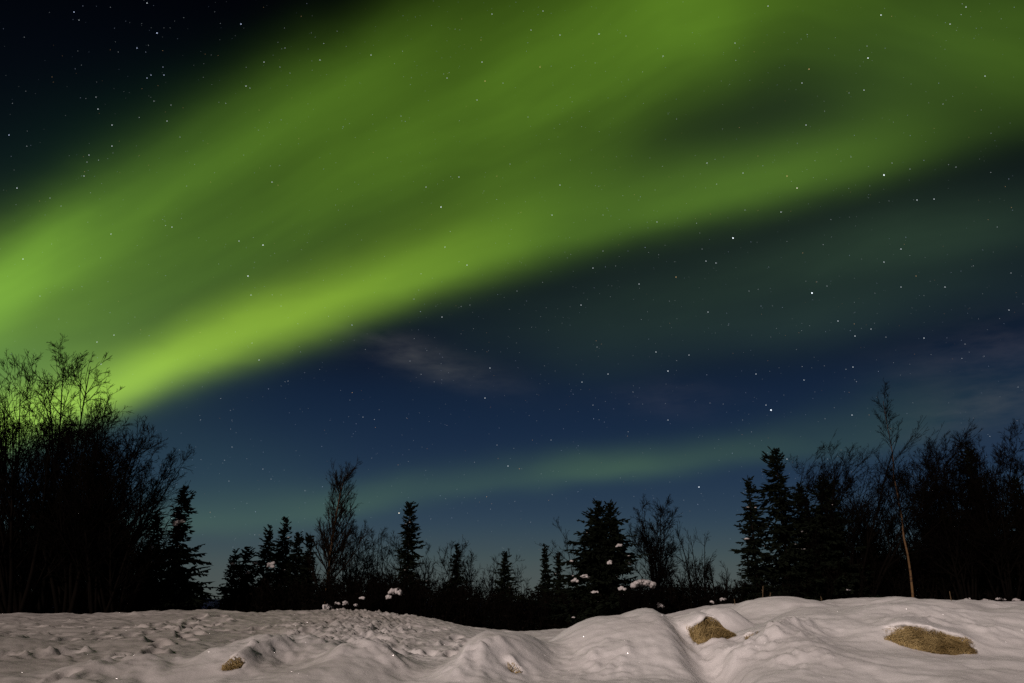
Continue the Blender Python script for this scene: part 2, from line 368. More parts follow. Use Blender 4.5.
# tracks of footprints across the left half: photo points the walkers passed
TRACKS = [[(-30, 652), (60, 645), (150, 632), (240, 622)], [(-20, 636), (90, 634), (170, 622), (230, 616)], [(30, 683), (120, 664), (180, 640), (200, 620)], [(0, 626), (110, 628), (220, 630), (300, 626)],
          [(240, 640), (310, 632), (380, 628), (440, 632)], [(250, 632), (330, 622), (360, 616)], [(300, 650), (380, 645), (440, 650), (470, 640)], [(-20, 668), (60, 660), (100, 655)], [(330, 640), (400, 632), (450, 630)]]
PRINTS = []
for tr in TRACKS:
    w = [np.array(hit(*p)) for p in tr]
    for a, b in zip(w[:-1], w[1:]):
        n = max(2, int(np.linalg.norm(b-a)/.42)); dirv = (b-a)/max(1e-6, np.linalg.norm(b-a)); nrm = np.array([-dirv[1], dirv[0]])
        for i in range(n):
            p = a + (b-a)*(i/n) + nrm*(.11 if i % 2 else -.11) + rng.normal(0, .09, 2)
            PRINTS.append((p[0], p[1], dirv[0], dirv[1], rng.uniform(.03, .085), rng.uniform(.12, .20)))
def ground_z(X, Y):
    X = np.asarray(X, float); Y = np.asarray(Y, float)
    z = mounds_z(X, Y)
    fade = (1-sstep(30, 60, np.hypot(X, Y)))*sstep(3, 7, Y)
    wx = X + .25*perlin(X*.9, Y*.9, 71); wy = Y + .25*perlin(X*.9, Y*.9, 72)
    z = z + fade*(.055*fbm(wx*.6, wy*.6, 3, 3) + .020*fbm(wx*2.0, wy*1.7, 8, 3) - .008*np.abs(fbm(wx*3.6+wy*1.6, wy*2.2, 88, 3)) + .004*fbm(wx*6.5, wy*5, 95, 3, .6))
    # trodden, lumpy snow on the left; smooth drifts on the right
    rough = (1-sstep(-2.2, -.2, X + .6*perlin(X*.7, Y*.7, 33) - .10*(Y-14)))*fade
    path = np.exp(-((X+2.6+.12*(Y-14))/1.5)**2)*sstep(9.5, 12, Y)*fade
    rough = rough*(.35 + .65*sstep(-.15, .25, perlin(X*.6, Y*.45, 41)))
    z = z + rough*(.032*fbm(wx*2.6, wy*2.2, 21, 4, .55)) 
    bil = np.abs(fbm(wx*3.4, wy*2.8, 55, 4, .6))
    z = z + path*(.075*(bil-.3) + .04*fbm(wx*7, wy*6, 61, 3, .6))
    for pl, h, w in RIDGES:
        A = np.array(pl); sel = (X > A[:, 0].min()-1.2) & (X < A[:, 0].max()+1.2) & (Y > A[:, 1].min()-1.5) & (Y < A[:, 1].max()+1.5)
        if not np.any(sel): continue
        x, y = X[sel], Y[sel]; wob = .10*fbm(x*2.6, y*2.0, 101, 3)
        best = np.full(len(x), 9.0); side = np.zeros(len(x)); tt = np.zeros(len(x)); n = len(A)-1
        for i in range(n):
            d = A[i+1]-A[i]; L = np.hypot(*d); u = d/L
            t = np.clip((x-A[i, 0])*u[0] + (y-A[i, 1])*u[1], 0, L); ex = x-A[i, 0]-t*u[0]; ey = y-A[i, 1]-t*u[1]; r = np.hypot(ex, ey)
            m = r < best; best = np.where(m, r, best); side = np.where(m, u[0]*ey - u[1]*ex, side); tt = np.where(m, (i + t/L)/n, tt)
        taper = np.sin(np.pi*np.clip(tt, .02, .98))**.5
        z[sel] += taper*h*np.exp(-np.abs(best + wob)/w) + taper*.05*np.exp(-best/.5)*np.abs(fbm(x*5, y*4, 103, 3))
    for px, py, ux, uy, dp, r in PRINTS:
        sel = (np.abs(X-px) < .6) & (np.abs(Y-py) < .6)
        if not np.any(sel): continue
        a = (X[sel]-px)*ux + (Y[sel]-py)*uy; b = -(X[sel]-px)*uy + (Y[sel]-py)*ux
        q = np.sqrt((a/(r*1.35))**2 + (b/(r*.8))**2)
        z[sel] += -dp*(1-sstep(.62, .98, q + .12*perlin(a*14, b*14, 19))) + .035*np.exp(-((q-1.2)/.22)**2)*(a > -r*.4)
    for hx, hy, rx, ry, tw, lip in HOLES:
        c, s = math.cos(R(tw)), math.sin(R(tw))
        sel = (np.abs(X-hx) < 2) & (np.abs(Y-hy) < 2)
        if not np.any(sel): continue
        a = (X[sel]-hx)*c + (Y[sel]-hy)*s; b = -(X[sel]-hx)*s + (Y[sel]-hy)*c
        q = np.sqrt((a/rx)**2 + (b/(ry*np.where(b < 0, .55, 1.0)))**2) + .20*perlin(a*4.5 + hx, b*5, 91)
        fa = np.clip(a, -rx, rx)
        front = mounds_z(hx + fa*c + ry*.55*s, hy + fa*s - ry*.55*c)
        zs = z[sel] + lip*np.exp(-(a/(rx*1.15))**2 - ((b-ry*1.45)/(ry*1.3))**2)
        m = 1-sstep(.80, 1.02, q)
        z[sel] = zs*(1-m) + np.minimum(zs, front - .05)*m
    return z
def gz(x, y): return float(ground_z(np.array([x], float), np.array([y], float))[0])

def graded(a, b, step, lo, hi, g=1.09):
    mid = np.arange(a, b, step); out = [mid]
    r = []; v = b; s = step
    while v < hi: r.append(v); s *= g; v += s
    l = []; v = a; s = step
    while v > lo: s *= g; v -= s; l.append(v)
    return np.concatenate([np.array(l[::-1]), mid, np.array(r + [hi])])
gx = graded(-15.5, 15.5, .038, -14000, 14000); gy = graded(7.4, 23.5, .034, -14000, 14000)
GX, GY = np.meshgrid(gx, gy)
GZ = ground_z(GX.ravel(), GY.ravel())
PX, PY = GX.ravel().copy(), GY.ravel().copy()
for hx, hy, rx, ry, tw, lip in HOLES:        # the snow hangs a little over the back of each hollow
    c, s_ = math.cos(R(tw)), math.sin(R(tw))
    a = (PX-hx)*c + (PY-hy)*s_; b = -(PX-hx)*s_ + (PY-hy)*c
    sh = ry*.85*np.exp(-((b-ry*1.22)/(ry*.32))**2)*np.exp(-(np.abs(a)/(rx*.95))**4)*(np.abs(a) < rx*1.6)*(b > ry*.55)
    sh = np.where(b < ry*1.0, sh*np.clip((b-ry*.7)/(ry*.3), 0, 1), sh)
    sh *= 1 + .35*perlin(a*6, b*0 + hx, 13)
    PX += s_*sh; PY -= c*sh
nx, ny = len(gx), len(gy)
ii = (np.arange(ny-1)[:, None]*nx + np.arange(nx-1)[None]).ravel()
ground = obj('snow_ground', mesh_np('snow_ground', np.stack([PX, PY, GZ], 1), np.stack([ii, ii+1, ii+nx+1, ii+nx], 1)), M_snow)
tag(ground, kind='structure')

# ---- hills far away
def hills(name, dist, rows, seed, color, depth):
    m = mat(name + '_forest', color, .95, .05, tuple(c*1.6 for c in color), .004)
    az = np.linspace(-60, 60, 240); n = 14
    P = []
    prof = np.interp(az, [-60, -30, -10, 10, 30, 60], rows)
    el = np.array([math.degrees(math.atan2(*(lambda d: (d[2], math.hypot(d[0], d[1])))(ray(512, r)))) for r in prof])
    top = CAM_Z + dist*np.tan(np.radians(el)) + fbm(az*.16, az*0+seed, seed, 5, .55)*dist*.0035
    for k in range(n):
        t = k/(n-1); s = math.sin(t*math.pi)**.8 if t < 1 else 0
        d = dist + depth*(t-.5)
        z = -75 + (top+75)*s*(1 + .06*perlin(az*.3 + k*.7, az*.2, seed+5))
        P.append(np.stack([np.sin(np.radians(az))*d, np.cos(np.radians(az))*d, z], 1))
    P = np.concatenate(P); w = len(az)
    q = (np.arange(n-1)[:, None]*w + np.arange(w-1)[None]).ravel()
    return tag(obj(name, mesh_np(name, P, np.stack([q, q+1, q+w+1, q+w], 1)), m), kind='structure')
hills('hills', 9000, [599, 598, 600, 603, 602, 600], 4, (.012, .018, .042), 3500)

# ------------------------------------------------------------------ trees
def tubes(polys, sides):
    "polys: list of (points (N,n,3), radii (N,n)); each becomes a bundle of tubes"
    VV, QQ, off = [], [], 0
    for (P, Rr), k in zip(polys, sides):
        N, n, _ = P.shape
        if N == 0: continue
        T = np.gradient(P, axis=1); T /= np.linalg.norm(T, axis=2, keepdims=True)+1e-9
        ref = np.where(np.abs(T[..., 2:3]) > .9, np.array([1., 0, 0]), np.array([0, 0, 1.]))
        A = np.cross(T, ref); A /= np.linalg.norm(A, axis=2, keepdims=True)+1e-9; B = np.cross(T, A)
        an = np.arange(k)/k*2*np.pi
        ring = P[:, :, None] + Rr[:, :, None, None]*(A[:, :, None]*np.cos(an)[:, None] + B[:, :, None]*np.sin(an)[:, None])
        VV.append(ring.reshape(-1, 3))
        b = off + (np.arange(N)[:, None, None]*n + np.arange(n-1)[None, :, None])*k
        j = np.arange(k)[None, None]; j2 = (j+1) % k
        QQ.append(np.stack(np.broadcast_arrays(b+j, b+j2, b+j2+k, b+j+k), -1).reshape(-1, 4))
        off += N*n*k
    return np.concatenate(VV), np.concatenate(QQ)
def unit(v): return v/(np.linalg.norm(v, axis=-1, keepdims=True)+1e-9)
def grow(start, d, L, n, wig, up, rg, bias=(0, 0, 0)):
    N = len(start); P = np.zeros((N, n, 3)); P[:, 0] = start; d = unit(d)
    for i in range(1, n):
        d = unit(d + rg.normal(0, wig, (N, 3)) + np.array([0, 0, up]) + np.array(bias))
        P[:, i] = P[:, i-1] + d*(L/(n-1))[:, None]
    return P
def children(P, L, m, tlo, thi, ang, ratio, rg, shape=0.6):
    N, n, _ = P.shape
    m = np.maximum(1, rg.poisson(m, N)) if np.isscalar(m) else m
    par = np.repeat(np.arange(N), m); K = len(par)
    t = rg.uniform(tlo, thi, K); f = t*(n-1); i = np.minimum(f.astype(int), n-2); fr = (f-i)[:, None]
    a = P[par, i]; b = P[par, i+1]; st = a + (b-a)*fr; T = unit(b-a)
    rv = rg.normal(size=(K, 3)); pr = unit(rv - (rv*T).sum(1, keepdims=True)*T)
    an = np.radians(rg.normal(ang, 9, K))[:, None]
    d = T*np.cos(an) + pr*np.sin(an)
    Lc = L[par]*ratio*(1-shape*t)*rg.uniform(.6, 1.25, K)
    return st, d, Lc, par, t
def bare(h, seed, stems=1, spread=.2, kids=(16, 9, 6, 3), ratio=(.55, .5, .5, .6), ang=(38, 36, 36, 36), tlo=.25, r0=.05, up=.07, wig=.06, bias=(0, 0, 0), twig=.0045, first=None, shape0=.6, fan=None):
    rg = np.random.default_rng(seed)
    a = rg.uniform(0, 2*np.pi, stems); sp = spread*rg.uniform(.35, 1.15, stems) if stems > 1 else np.zeros(1)
    if fan is not None: a = np.where(rg.random(stems) < .5, rg.normal(0, .5, stems), rg.normal(np.pi, .5, stems))
    d0 = np.stack([np.cos(a)*sp, np.sin(a)*sp, np.ones(stems)], 1)
    st0 = np.stack([np.cos(a)*.12*(stems > 1), np.sin(a)*.12*(stems > 1), np.full(stems, -.25)], 1)
    L0 = h*(rg.uniform(.72, 1.0, stems) if stems > 1 else np.ones(1))
    n0 = 12
    P0 = grow(st0, d0, L0, n0, wig*.55, up*.35, rg, bias)
    if first is not None:
        P0[0] = np.stack([np.interp(np.linspace(0, 1, n0), np.linspace(0, 1, len(first)), np.array(first)[:, c]) for c in range(3)], 1)
    tt = np.linspace(0, 1, n0)[None]
    R0 = r0*(1-.86*tt**.9)*np.sqrt(L0/h)[:, None]
    out = [(P0, R0)]
    P, L, Rp = P0, L0, R0
    n_l = (7, 5, 4, 4)
    for lv in range(len(kids)):
        stt, d, Lc, par, t = children(P, L, kids[lv], tlo if lv == 0 else .18, 1.0, ang[lv], ratio[lv], rg, shape0 if lv == 0 else .45)
        keep = Lc > min(.07, .06*h); stt, d, Lc, par, t = stt[keep], d[keep], Lc[keep], par[keep], t[keep]
        n = n_l[lv]
        Pn = grow(stt, d, Lc, n, wig*(1.0, 1.15, 1.0, .8)[lv], up*(1.0 if lv < 2 else .6), rg, tuple(b*.7 for b in bias))
        rp = Rp[par, np.minimum((t*(Rp.shape[1]-1)).astype(int), Rp.shape[1]-1)]
        rb = np.clip(np.minimum(rp*.62, .007 + Lc*.011), twig, None)
        Rn = rb[:, None]*(1-.6*np.linspace(0, 1, n)[None]); Rn = np.maximum(Rn, twig*.75)
        out.append((Pn, Rn)); P, L, Rp = Pn, Lc, Rn
    top = max(float(p[..., 2].max()) for p, _ in out)
    k = h/top
    out = [(p*k, r) for p, r in out]
    return out
def bare_tree(name, label, cat, group, X, Y, h, seed, bark=None, twigs=None, topx=None, **kw):
    z = gz(X, Y)
    root = thing(name, label, cat, (X, Y, z), group)
    o = bare(h, seed, **kw)
    if topx is not None:                # lean the whole tree so that its tip stands where it does
        tip = max((p.reshape(-1, 3)[p[..., 2].argmax()] for p, _ in o), key=lambda q: q[2])
        k = (topx - X - tip[0])/h; ky = -tip[1]/h
        for p, _ in o:
            f = p[..., 2]*np.clip(p[..., 2]/h, 0, 1)**.5
            p[..., 0] += k*f; p[..., 1] += ky*f
    v, q = tubes(o[:1], (7,)); obj('trunk', mesh_np('trunk', v, q), bark or M_bark, root)
    v, q = tubes(o[1:], (5, 4, 3, 3)); obj('crown', mesh_np('crown', v, q), twigs or M_twig, root)
    return root

# icosphere for snow lumps
import bmesh
def ico(sub):
    bm = bmesh.new(); bmesh.ops.create_icosphere(bm, subdivisions=sub, radius=1)
    v = np.array([x.co[:] for x in bm.verts]); f = np.array([[l.index for l in p.verts] for p in bm.faces]); bm.free(); return v, f
ICO2, ICO3 = ico(2), ico(4)
def lumps(cent, size, rg, base=None, drape=.5):
    v, f = base or ICO2; N = len(cent); n = len(v)
    rnd = 1 + .28*np.stack([perlin(v[:, 0]*1.6 + s, v[:, 1]*1.6 + v[:, 2]*1.3 - s, 5) for s in rg.uniform(0, 90, N)])
    P = v[None]*rnd[..., None]*size[:, None]
    P[..., 2] = np.where(P[..., 2] < 0, P[..., 2]*drape, P[..., 2])
    P = P + cent[:, None]
    return P.reshape(-1, 3), (f[None] + (np.arange(N)*n)[:, None, None]).reshape(-1, 3)

def snow_part(name, C, Sz, rg, root, drape=.5):
    "one lump of snow, as one closed skin even where several drifts run together"
    v, f = lumps(np.array(C), np.array(Sz), rg, None, drape)
    me = mesh_np(name, v, None, f)
    o = obj(name, me, M_loadsnow, root)
    if len(C) > 1:
        md_ = o.modifiers.new('join', 'REMESH'); md_.mode = 'VOXEL'; md_.voxel_size = max(.010, float(np.array(Sz).max())*.08); md_.use_smooth_shade = True
        sm_ = o.modifiers.new('settle', 'SMOOTH'); sm_.iterations = 5; sm_.factor = .6
        dg = bpy.context.evaluated_depsgraph_get(); new = bpy.data.meshes.new_from_object(o.evaluated_get(dg)); o.modifiers.clear(); o.data = new; new.name = name
        if not new.materials: new.materials.append(M_loadsnow)
    return o

def spruce_geo(h, r, seed, power=.8, dens=1.0, tops=1, ragged=.3, droop=.42, low=.03, club=0.0):
    rg = np.random.default_rng(seed)
    trunks = []; branches = []; allA = []; allL = []
    base_h = h
    blades_p, blades_d, blades_w, blades_l = [], [], [], []
    BP = []
    for ti in range(tops):
        hh = h*(1.0 if ti == 0 else rg.uniform(.95, 1.0)); ox = 0.0 if tops == 1 else (-.17 if ti == 0 else .20)
        n = 9; tz = np.linspace(-.3, hh, n)
        tp = np.stack([ox*sstep(.35*hh, .75*hh, tz) + rg.normal(0, .012*hh/6, n), rg.normal(0, .012*hh/6, n), tz], 1); tp[-1, :2] = tp[-2, :2]
        trunks.append((tp, np.maximum(.011*hh*(1-tz/hh) + .008, .008)))
        nw = int(hh/.125*dens)
        zz = np.sort(low*hh + (.985-low)*hh*np.linspace(0, 1, nw)**.80 + rg.normal(0, .03, nw)); zz = np.clip(zz, .1, hh*.985)
        irr = 1 + ragged*fbm(zz*1.3, zz*0+seed*1.7, seed, 3)*1.2
        prof = (r*(1-zz/hh)**power*irr + .045 + club*np.exp(-((zz/hh-.86)/.09)**2))
        if tops > 1 and ti == 1: prof = np.where(zz < .5*hh, prof*.5, prof)
        nb = 7
        z = np.repeat(zz, nb) + rg.normal(0, .03, nw*nb); pr = np.repeat(prof, nb)
        az = rg.uniform(0, 2*np.pi, nw*nb)
        ln = np.clip(pr*rg.uniform(.5, 1.18, nw*nb), .06, None)
        lopsided = 1 + .22*np.cos(az - rg.uniform(0, 6.28)); ln *= lopsided
        q = z/hh
        rise = np.where(q > .8, .15 + 2.4*(q-.8), .05 + .1*q)
        s = np.linspace(0, 1, 6)[None]
        dr = droop*rg.uniform(.3, 1.5, len(z)); rise = rise + rg.normal(0, .14, len(z))
        hor = ln[:, None]*s; ver = ln[:, None]*((rise - dr*(q < .85))[:, None]*s + (.42*dr)[:, None]*s**2.4)
        cx = np.interp(z, tz, tp[:, 0]); cy = np.interp(z, tz, tp[:, 1])
        P = np.stack([cx[:, None] + np.cos(az)[:, None]*hor, cy[:, None] + np.sin(az)[:, None]*hor, z[:, None] + ver], 2)
        BP.append(P); allL.append(ln)
        # needle sprays along every branch
        per = np.maximum(3, (ln/.046).astype(int)); bi = np.repeat(np.arange(len(z)), per)
        t = rg.uniform(.12, 1.0, len(bi)); f = t*5; i0 = np.minimum(f.astype(int), 4); fr = (f-i0)[:, None]
        a = P[bi, i0]; b = P[bi, i0+1]; pos = a + (b-a)*fr; T = unit(b-a)
        side = unit(np.cross(T, np.array([0, 0, 1.])))*np.where(rg.random(len(bi)) < .5, 1, -1)[:, None]
        an = np.radians(rg.normal(48, 14, len(bi)))[:, None]
        dv = unit(T*np.cos(an) + side*np.sin(an) + np.array([0, 0, 1.])*rg.normal(-.22, .30, len(bi))[:, None])
        le = np.clip((.28*ln[bi]*(1.1-t) + .05)*rg.uniform(.6, 1.4, len(bi)), .045, .30)
        blades_p.append(pos); blades_d.append(dv); blades_l.append(le); blades_w.append(np.clip(le*.20, .020, .044)*rg.uniform(.8, 1.25, len(bi)))
        # the branch's own axis and tip
        tipd = unit(P[:, 5]-P[:, 3]); blades_p.append(P[:, 3]); blades_d.append(tipd); blades_l.append(np.linalg.norm(P[:, 5]-P[:, 3], axis=1)*1.15+.03); blades_w.append(np.full(len(z), .024))
        inn = unit(P[:, 3]-P[:, 0]); blades_p.append(P[:, 0]); blades_d.append(inn); blades_l.append(np.linalg.norm(P[:, 3]-P[:, 0], axis=1)*1.1); blades_w.append(np.full(len(z), .022))
        # short shoots close to the stem
        k = int(hh*95*dens); zi = rg.uniform(.08*hh, .97*hh, k); aa = rg.uniform(0, 2*np.pi, k)
        blades_p.append(np.stack([np.interp(zi, tz, tp[:, 0]), np.interp(zi, tz, tp[:, 1]), zi], 1)); blades_d.append(unit(np.stack([np.cos(aa), np.sin(aa), rg.normal(.05, .5, k)], 1)))
        blades_l.append(np.minimum(np.interp(zi, zz, prof)*rg.uniform(.4, .95, k), .32)); blades_w.append(rg.uniform(.018, .034, k))
        # leader
        k = 10; blades_p.append(np.stack([np.full(k, tp[-1, 0]), np.full(k, tp[-1, 1]), hh - rg.uniform(.02, .4, k)], 1))
        aa = rg.uniform(0, 6.28, k); blades_d.append(unit(np.stack([np.cos(aa)*.55, np.sin(aa)*.55, np.ones(k)], 1))); blades_l.append(rg.uniform(.06, .16, k)); blades_w.append(np.full(k, .016))
    p = np.concatenate(blades_p); d = np.concatenate(blades_d); l = np.concatenate(blades_l); w = np.concatenate(blades_w)
    K = len(p); rv = rg.normal(size=(K, 3)); A = unit(np.cross(d, rv)); B = np.cross(d, A)
    # every spray: two crossed tapering leaves with a ragged outline
    def leaf(side):
        m1 = p + d*(l*.35)[:, None]; m2 = p + d*(l*.72)[:, None]; e = p + d*l[:, None]
        return np.stack([p, m1 + side*w[:, None], m2 + side*(w*.55)[:, None], e, m2 - side*(w*.75)[:, None], m1 - side*(w*.8)[:, None]], 1)
    V6 = np.concatenate([leaf(A), leaf(B)]).reshape(-1, 3)
    o = np.arange(2*K)*6
    quads = np.concatenate([np.stack([o, o+1, o+2, o+5], 1), np.stack([o+5, o+2, o+3, o+4], 1)])
    return trunks, np.concatenate(BP), np.concatenate(allL), V6, quads
def spruce(label, group, px, py, Y, wpx, seed, snow=6, big=(), name='spruce_tree', **kw):
    top = at(px, py, Y); X = top[0]; z = gz(X, Y); h = top[2]-z
    r = wpx*.70/F_PX*Y*.97
    root = thing(name, label, 'tree', (X, Y, z), group)
    tr, BP, BL, v, q = spruce_geo(h, r, seed, **kw)
    tv, tq = tubes([(t[0][None], t[1][None]) for t in tr], (7,)*len(tr)); obj('trunk', mesh_np('trunk', tv, tq), M_trunk, root)
    obj('crown', mesh_np('crown', v, q, smooth=False), M_needle, root)
    rg = np.random.default_rng(seed+500)
    snow = int(snow*.6)
    if snow:
        lim = (BP[:, 5, 1] < .1) & (BP[:, 5, 2] < .86*h) & (BL > .2)
        idx = np.where(lim)[0]
        if len(idx):
            for j in rg.choice(idx, min(len(idx), snow), replace=False):
                t = rg.uniform(.1, .75); c = BP[j, 3]*(1-t) + BP[j, 5]*t
                s = rg.uniform(.014, .040)*(1 + (rg.random() < .15)*.9)
                snow_part('snow_clump', [c + np.array([0, 0, s*.35])], [(s*rg.uniform(1.0, 1.7), s*rg.uniform(1.0, 1.7), s*rg.uniform(.45, .8))], rg, root)
    for bx, by, sx, sz in big:         # snow seen on this tree: photo x, y, half width and half height in pixels
        m = F_PX/(Y*.96)
        zc = np.clip((at(bx, by, Y)[2] - z)/h, 0, 1); off = .80*r*(1-zc)**kw.get('power', .8) + .04   # just under the tips of the boughs
        c0 = at(bx, by, Y - off) - np.array([X, Y, z])
        C, Sz = [], []
        for k in range(16):
            u = rg.uniform(-1, 1); s = np.array([max(1.2, sx*.35), max(1.2, sx*.35), max(.8, sz*.4)])/m*rg.uniform(.6, 1.25)
            C.append(c0 + np.array([u*sx/m*.75, rg.uniform(-.3, .3)*sx/m, rg.uniform(-.45, .45)*sz/m - abs(u)*.4*sz/m])); Sz.append(tuple(s))
        snow_part('snow_clump', C, Sz, rg, root)
    return root

GS = 'dark spruces along the treeline'
GB = 'bare leafless trees along the treeline'
GT = 'leafless trees of the thicket on the left'
#      label, top x, top y, distance, width of the skirt in px, seed, extras
SPRUCES = [
 ('dark spruce with a snow lump near its tip, beside the bare thicket on the left', 184, 487, 25, 60, 1, dict(snow=12, power=.85, big=((180, 522, 7, 4),), club=.05)),
 ('stout dark spruce with snow patches, half inside the bare thicket on the left', 157, 512, 26.5, 50, 2, dict(snow=14, power=.75, big=((150, 547, 4, 5), (152, 562, 3, 3)))),
 ('small spruce at the left end of the close row left of the pale-stemmed birch', 235, 552, 28, 30, 3, dict(snow=7, power=.6)),
 ('blunt spruce with a snow dot, second in the row left of the pale-stemmed birch', 247, 548, 28.6, 32, 4, dict(snow=9, power=.6, big=((248, 572, 2.5, 2),))),
 ('slim pointed spruce holding a white snow lump, in the row left of the birch', 270, 527, 28, 34, 5, dict(snow=10, power=.8, big=((271, 564, 5, 4.5),))),
 ('tallest spruce of the close row left of the pale-stemmed birch, with a club top', 286, 519, 28.8, 38, 6, dict(snow=9, power=.72, club=.04)),
 ('round-shouldered spruce in the row, second from the pale-stemmed birch', 298, 533, 28.2, 36, 7, dict(snow=8, power=.62)),
 ('spruce at the right end of the row, its branches touching the pale-stemmed birch', 311, 536, 28.9, 38, 8, dict(snow=8, power=.6)),
 ('tall narrow spruce with a dense club top, left of the middle, snow lump below', 410, 503, 29, 34, 9, dict(snow=7, power=.55, club=.06, big=((398, 592, 8, 5),))),
 ('slender spruce among bare twigs just right of the tall club-topped one', 457, 545, 29.5, 36, 10, dict(snow=4, power=.95, club=.04)),
 ('small ragged spruce standing alone in the gap near the middle of the treeline', 505, 553, 29, 36, 11, dict(snow=3, power=.75)),
 ('left one of the two small twin-like spruces beside the double-topped spruce', 545, 546, 29.5, 30, 12, dict(snow=3, power=.8)),
 ('shorter right one of the two small spruces beside the double-topped spruce', 558, 553, 29.2, 26, 13, dict(snow=3, power=.8)),
 ('broad spruce with a double top and snow on its lower branches, right of centre', 603, 502, 26, 112, 14, dict(snow=26, power=.95, tops=2, ragged=.35, big=((619, 545, 3.5, 2.2), (610, 562, 2.5, 3), (585, 576, 5, 2.2), (575, 580, 4, 2.5), (595, 592, 4, 1.6)))),
 ('thin layered spruce with gaps between its shelves, left of the tallest right spruce', 748, 478, 26, 44, 15, dict(snow=14, power=.6, dens=.75, ragged=.35)),
 ('tall layered dark spruce, the tallest spruce on the right, beside a thinner one', 775, 449, 26.5, 58, 16, dict(snow=18, power=.6, dens=.85, ragged=.3, club=.05)),
 ('dark spruce with a column of small snow bits, right of the tallest one', 800, 484, 27, 44, 17, dict(snow=12, power=.6, big=((799, 531, 4, 1.5), (800, 538, 4, 1.5), (800, 549, 5, 1.5), (797, 557, 4, 1.5)))),
 ('full dark spruce under the bare branches left of the leaning pale birch', 824, 480, 26.5, 60, 18, dict(snow=8, power=.55)),
 ('black spruce mostly hidden in bare trees, right of the leaning pale birch', 968, 448, 27, 46, 19, dict(snow=2, power=.62, big=((956, 548, 3, 1.5),))),
 ('low black spruce between the leaning pale birch and the right-hand thicket', 935, 520, 28, 60, 20, dict(snow=2, power=.5)),
 ('black spruce at the right-hand edge of the photo behind bare twigs', 1015, 478, 28, 46, 21, dict(snow=2, power=.6)),
 ('low black spruce behind bare stems just left of the leaning pale birch', 868, 530, 28.5, 60, 22, dict(snow=3, power=.5)),
]
for lb, x, y, Y, w, sd_, kw in SPRUCES:
    spruce(lb, GS, x, y, Y, w, sd_, **kw)

# ---- leafless trees: label, base x, top y, distance, seed, parameters
def bt(name, label, group, bx, ty, Y, seed, cat='tree', tx=None, **kw):
    p = at(bx, 604, Y); X = p[0]; z = gz(X, Y)
    # height from the row of the top; the crown's middle stands over the base
    h = at(bx + (512-bx)*.09, ty, Y)[2] - z
    return bare_tree(name, label, cat, group, X, Y, h, seed, topx=None if tx is None else at(tx, ty, Y)[0], **kw)
MS = dict(kids=(12, 7, 4, 2), ratio=(.46, .52, .55, .85), r0=.070, twig=.0058, wig=.048)
THICKET = [
 ('bare multi-stemmed tree whose tall central stem tops the left thicket', 46, 334, 24, 101, dict(stems=4, spread=.12, tx=62, kids=(22, 7, 4, 2), ratio=(.34, .52, .55, .85), r0=.07, twig=.0058)),
 ('bare tree leaning in from beyond the left edge of the photo', -60, 352, 24.5, 102, dict(stems=6, spread=.30, tx=-25, **MS)),
 ('bare tree with upright fine twigs at the left edge of the photo', -8, 348, 25.5, 103, dict(stems=6, spread=.26, tx=6, **MS)),
 ('bare tree arching its long branches right over the two left spruces', 80, 412, 23.5, 104, dict(stems=6, spread=.40, bias=(.02, 0, 0), tx=112, **MS)),
 ('bare spreading tree with long arms reaching furthest right in the thicket', 100, 432, 23, 105, dict(stems=5, spread=.32, bias=(.018, 0, -.005), kids=(11, 8, 5, 3), ratio=(.42, .5, .5, .6), r0=.05, tx=160)),
 ('bare bushy tree in the front middle of the left thicket', 66, 392, 23, 106, dict(stems=7, spread=.38, tx=108, **MS)),
 ('bare tangled tree filling the low left corner of the thicket', 15, 405, 22.8, 107, dict(stems=9, spread=.45, tx=28, **MS)),
 ('bare bushy tree behind the others in the thicket, near its right side', 82, 425, 26.5, 108, dict(stems=9, spread=.30, tx=82, **MS)),
 ('low leafless bush at the right foot of the left thicket', 118, 500, 23.5, 109, dict(stems=10, spread=.45, **MS)),
 ('low leafless bush at the middle foot of the left thicket', 78, 470, 23.8, 110, dict(stems=12, spread=.55, **MS)),
 ('low leafless bush at the left foot of the thicket, by the photo edge', 25, 460, 24.2, 111, dict(stems=12, spread=.55, **MS)),
]
for lb, bx, ty, Y, sd_, kw in THICKET:
    bt('bare_tree', lb, GT, bx, ty, Y, sd_, bark=M_brush, **kw)
OS = dict(kids=(12, 7, 5, 2), ratio=(.44, .52, .55, .85), r0=.045, wig=.045, twig=.005)
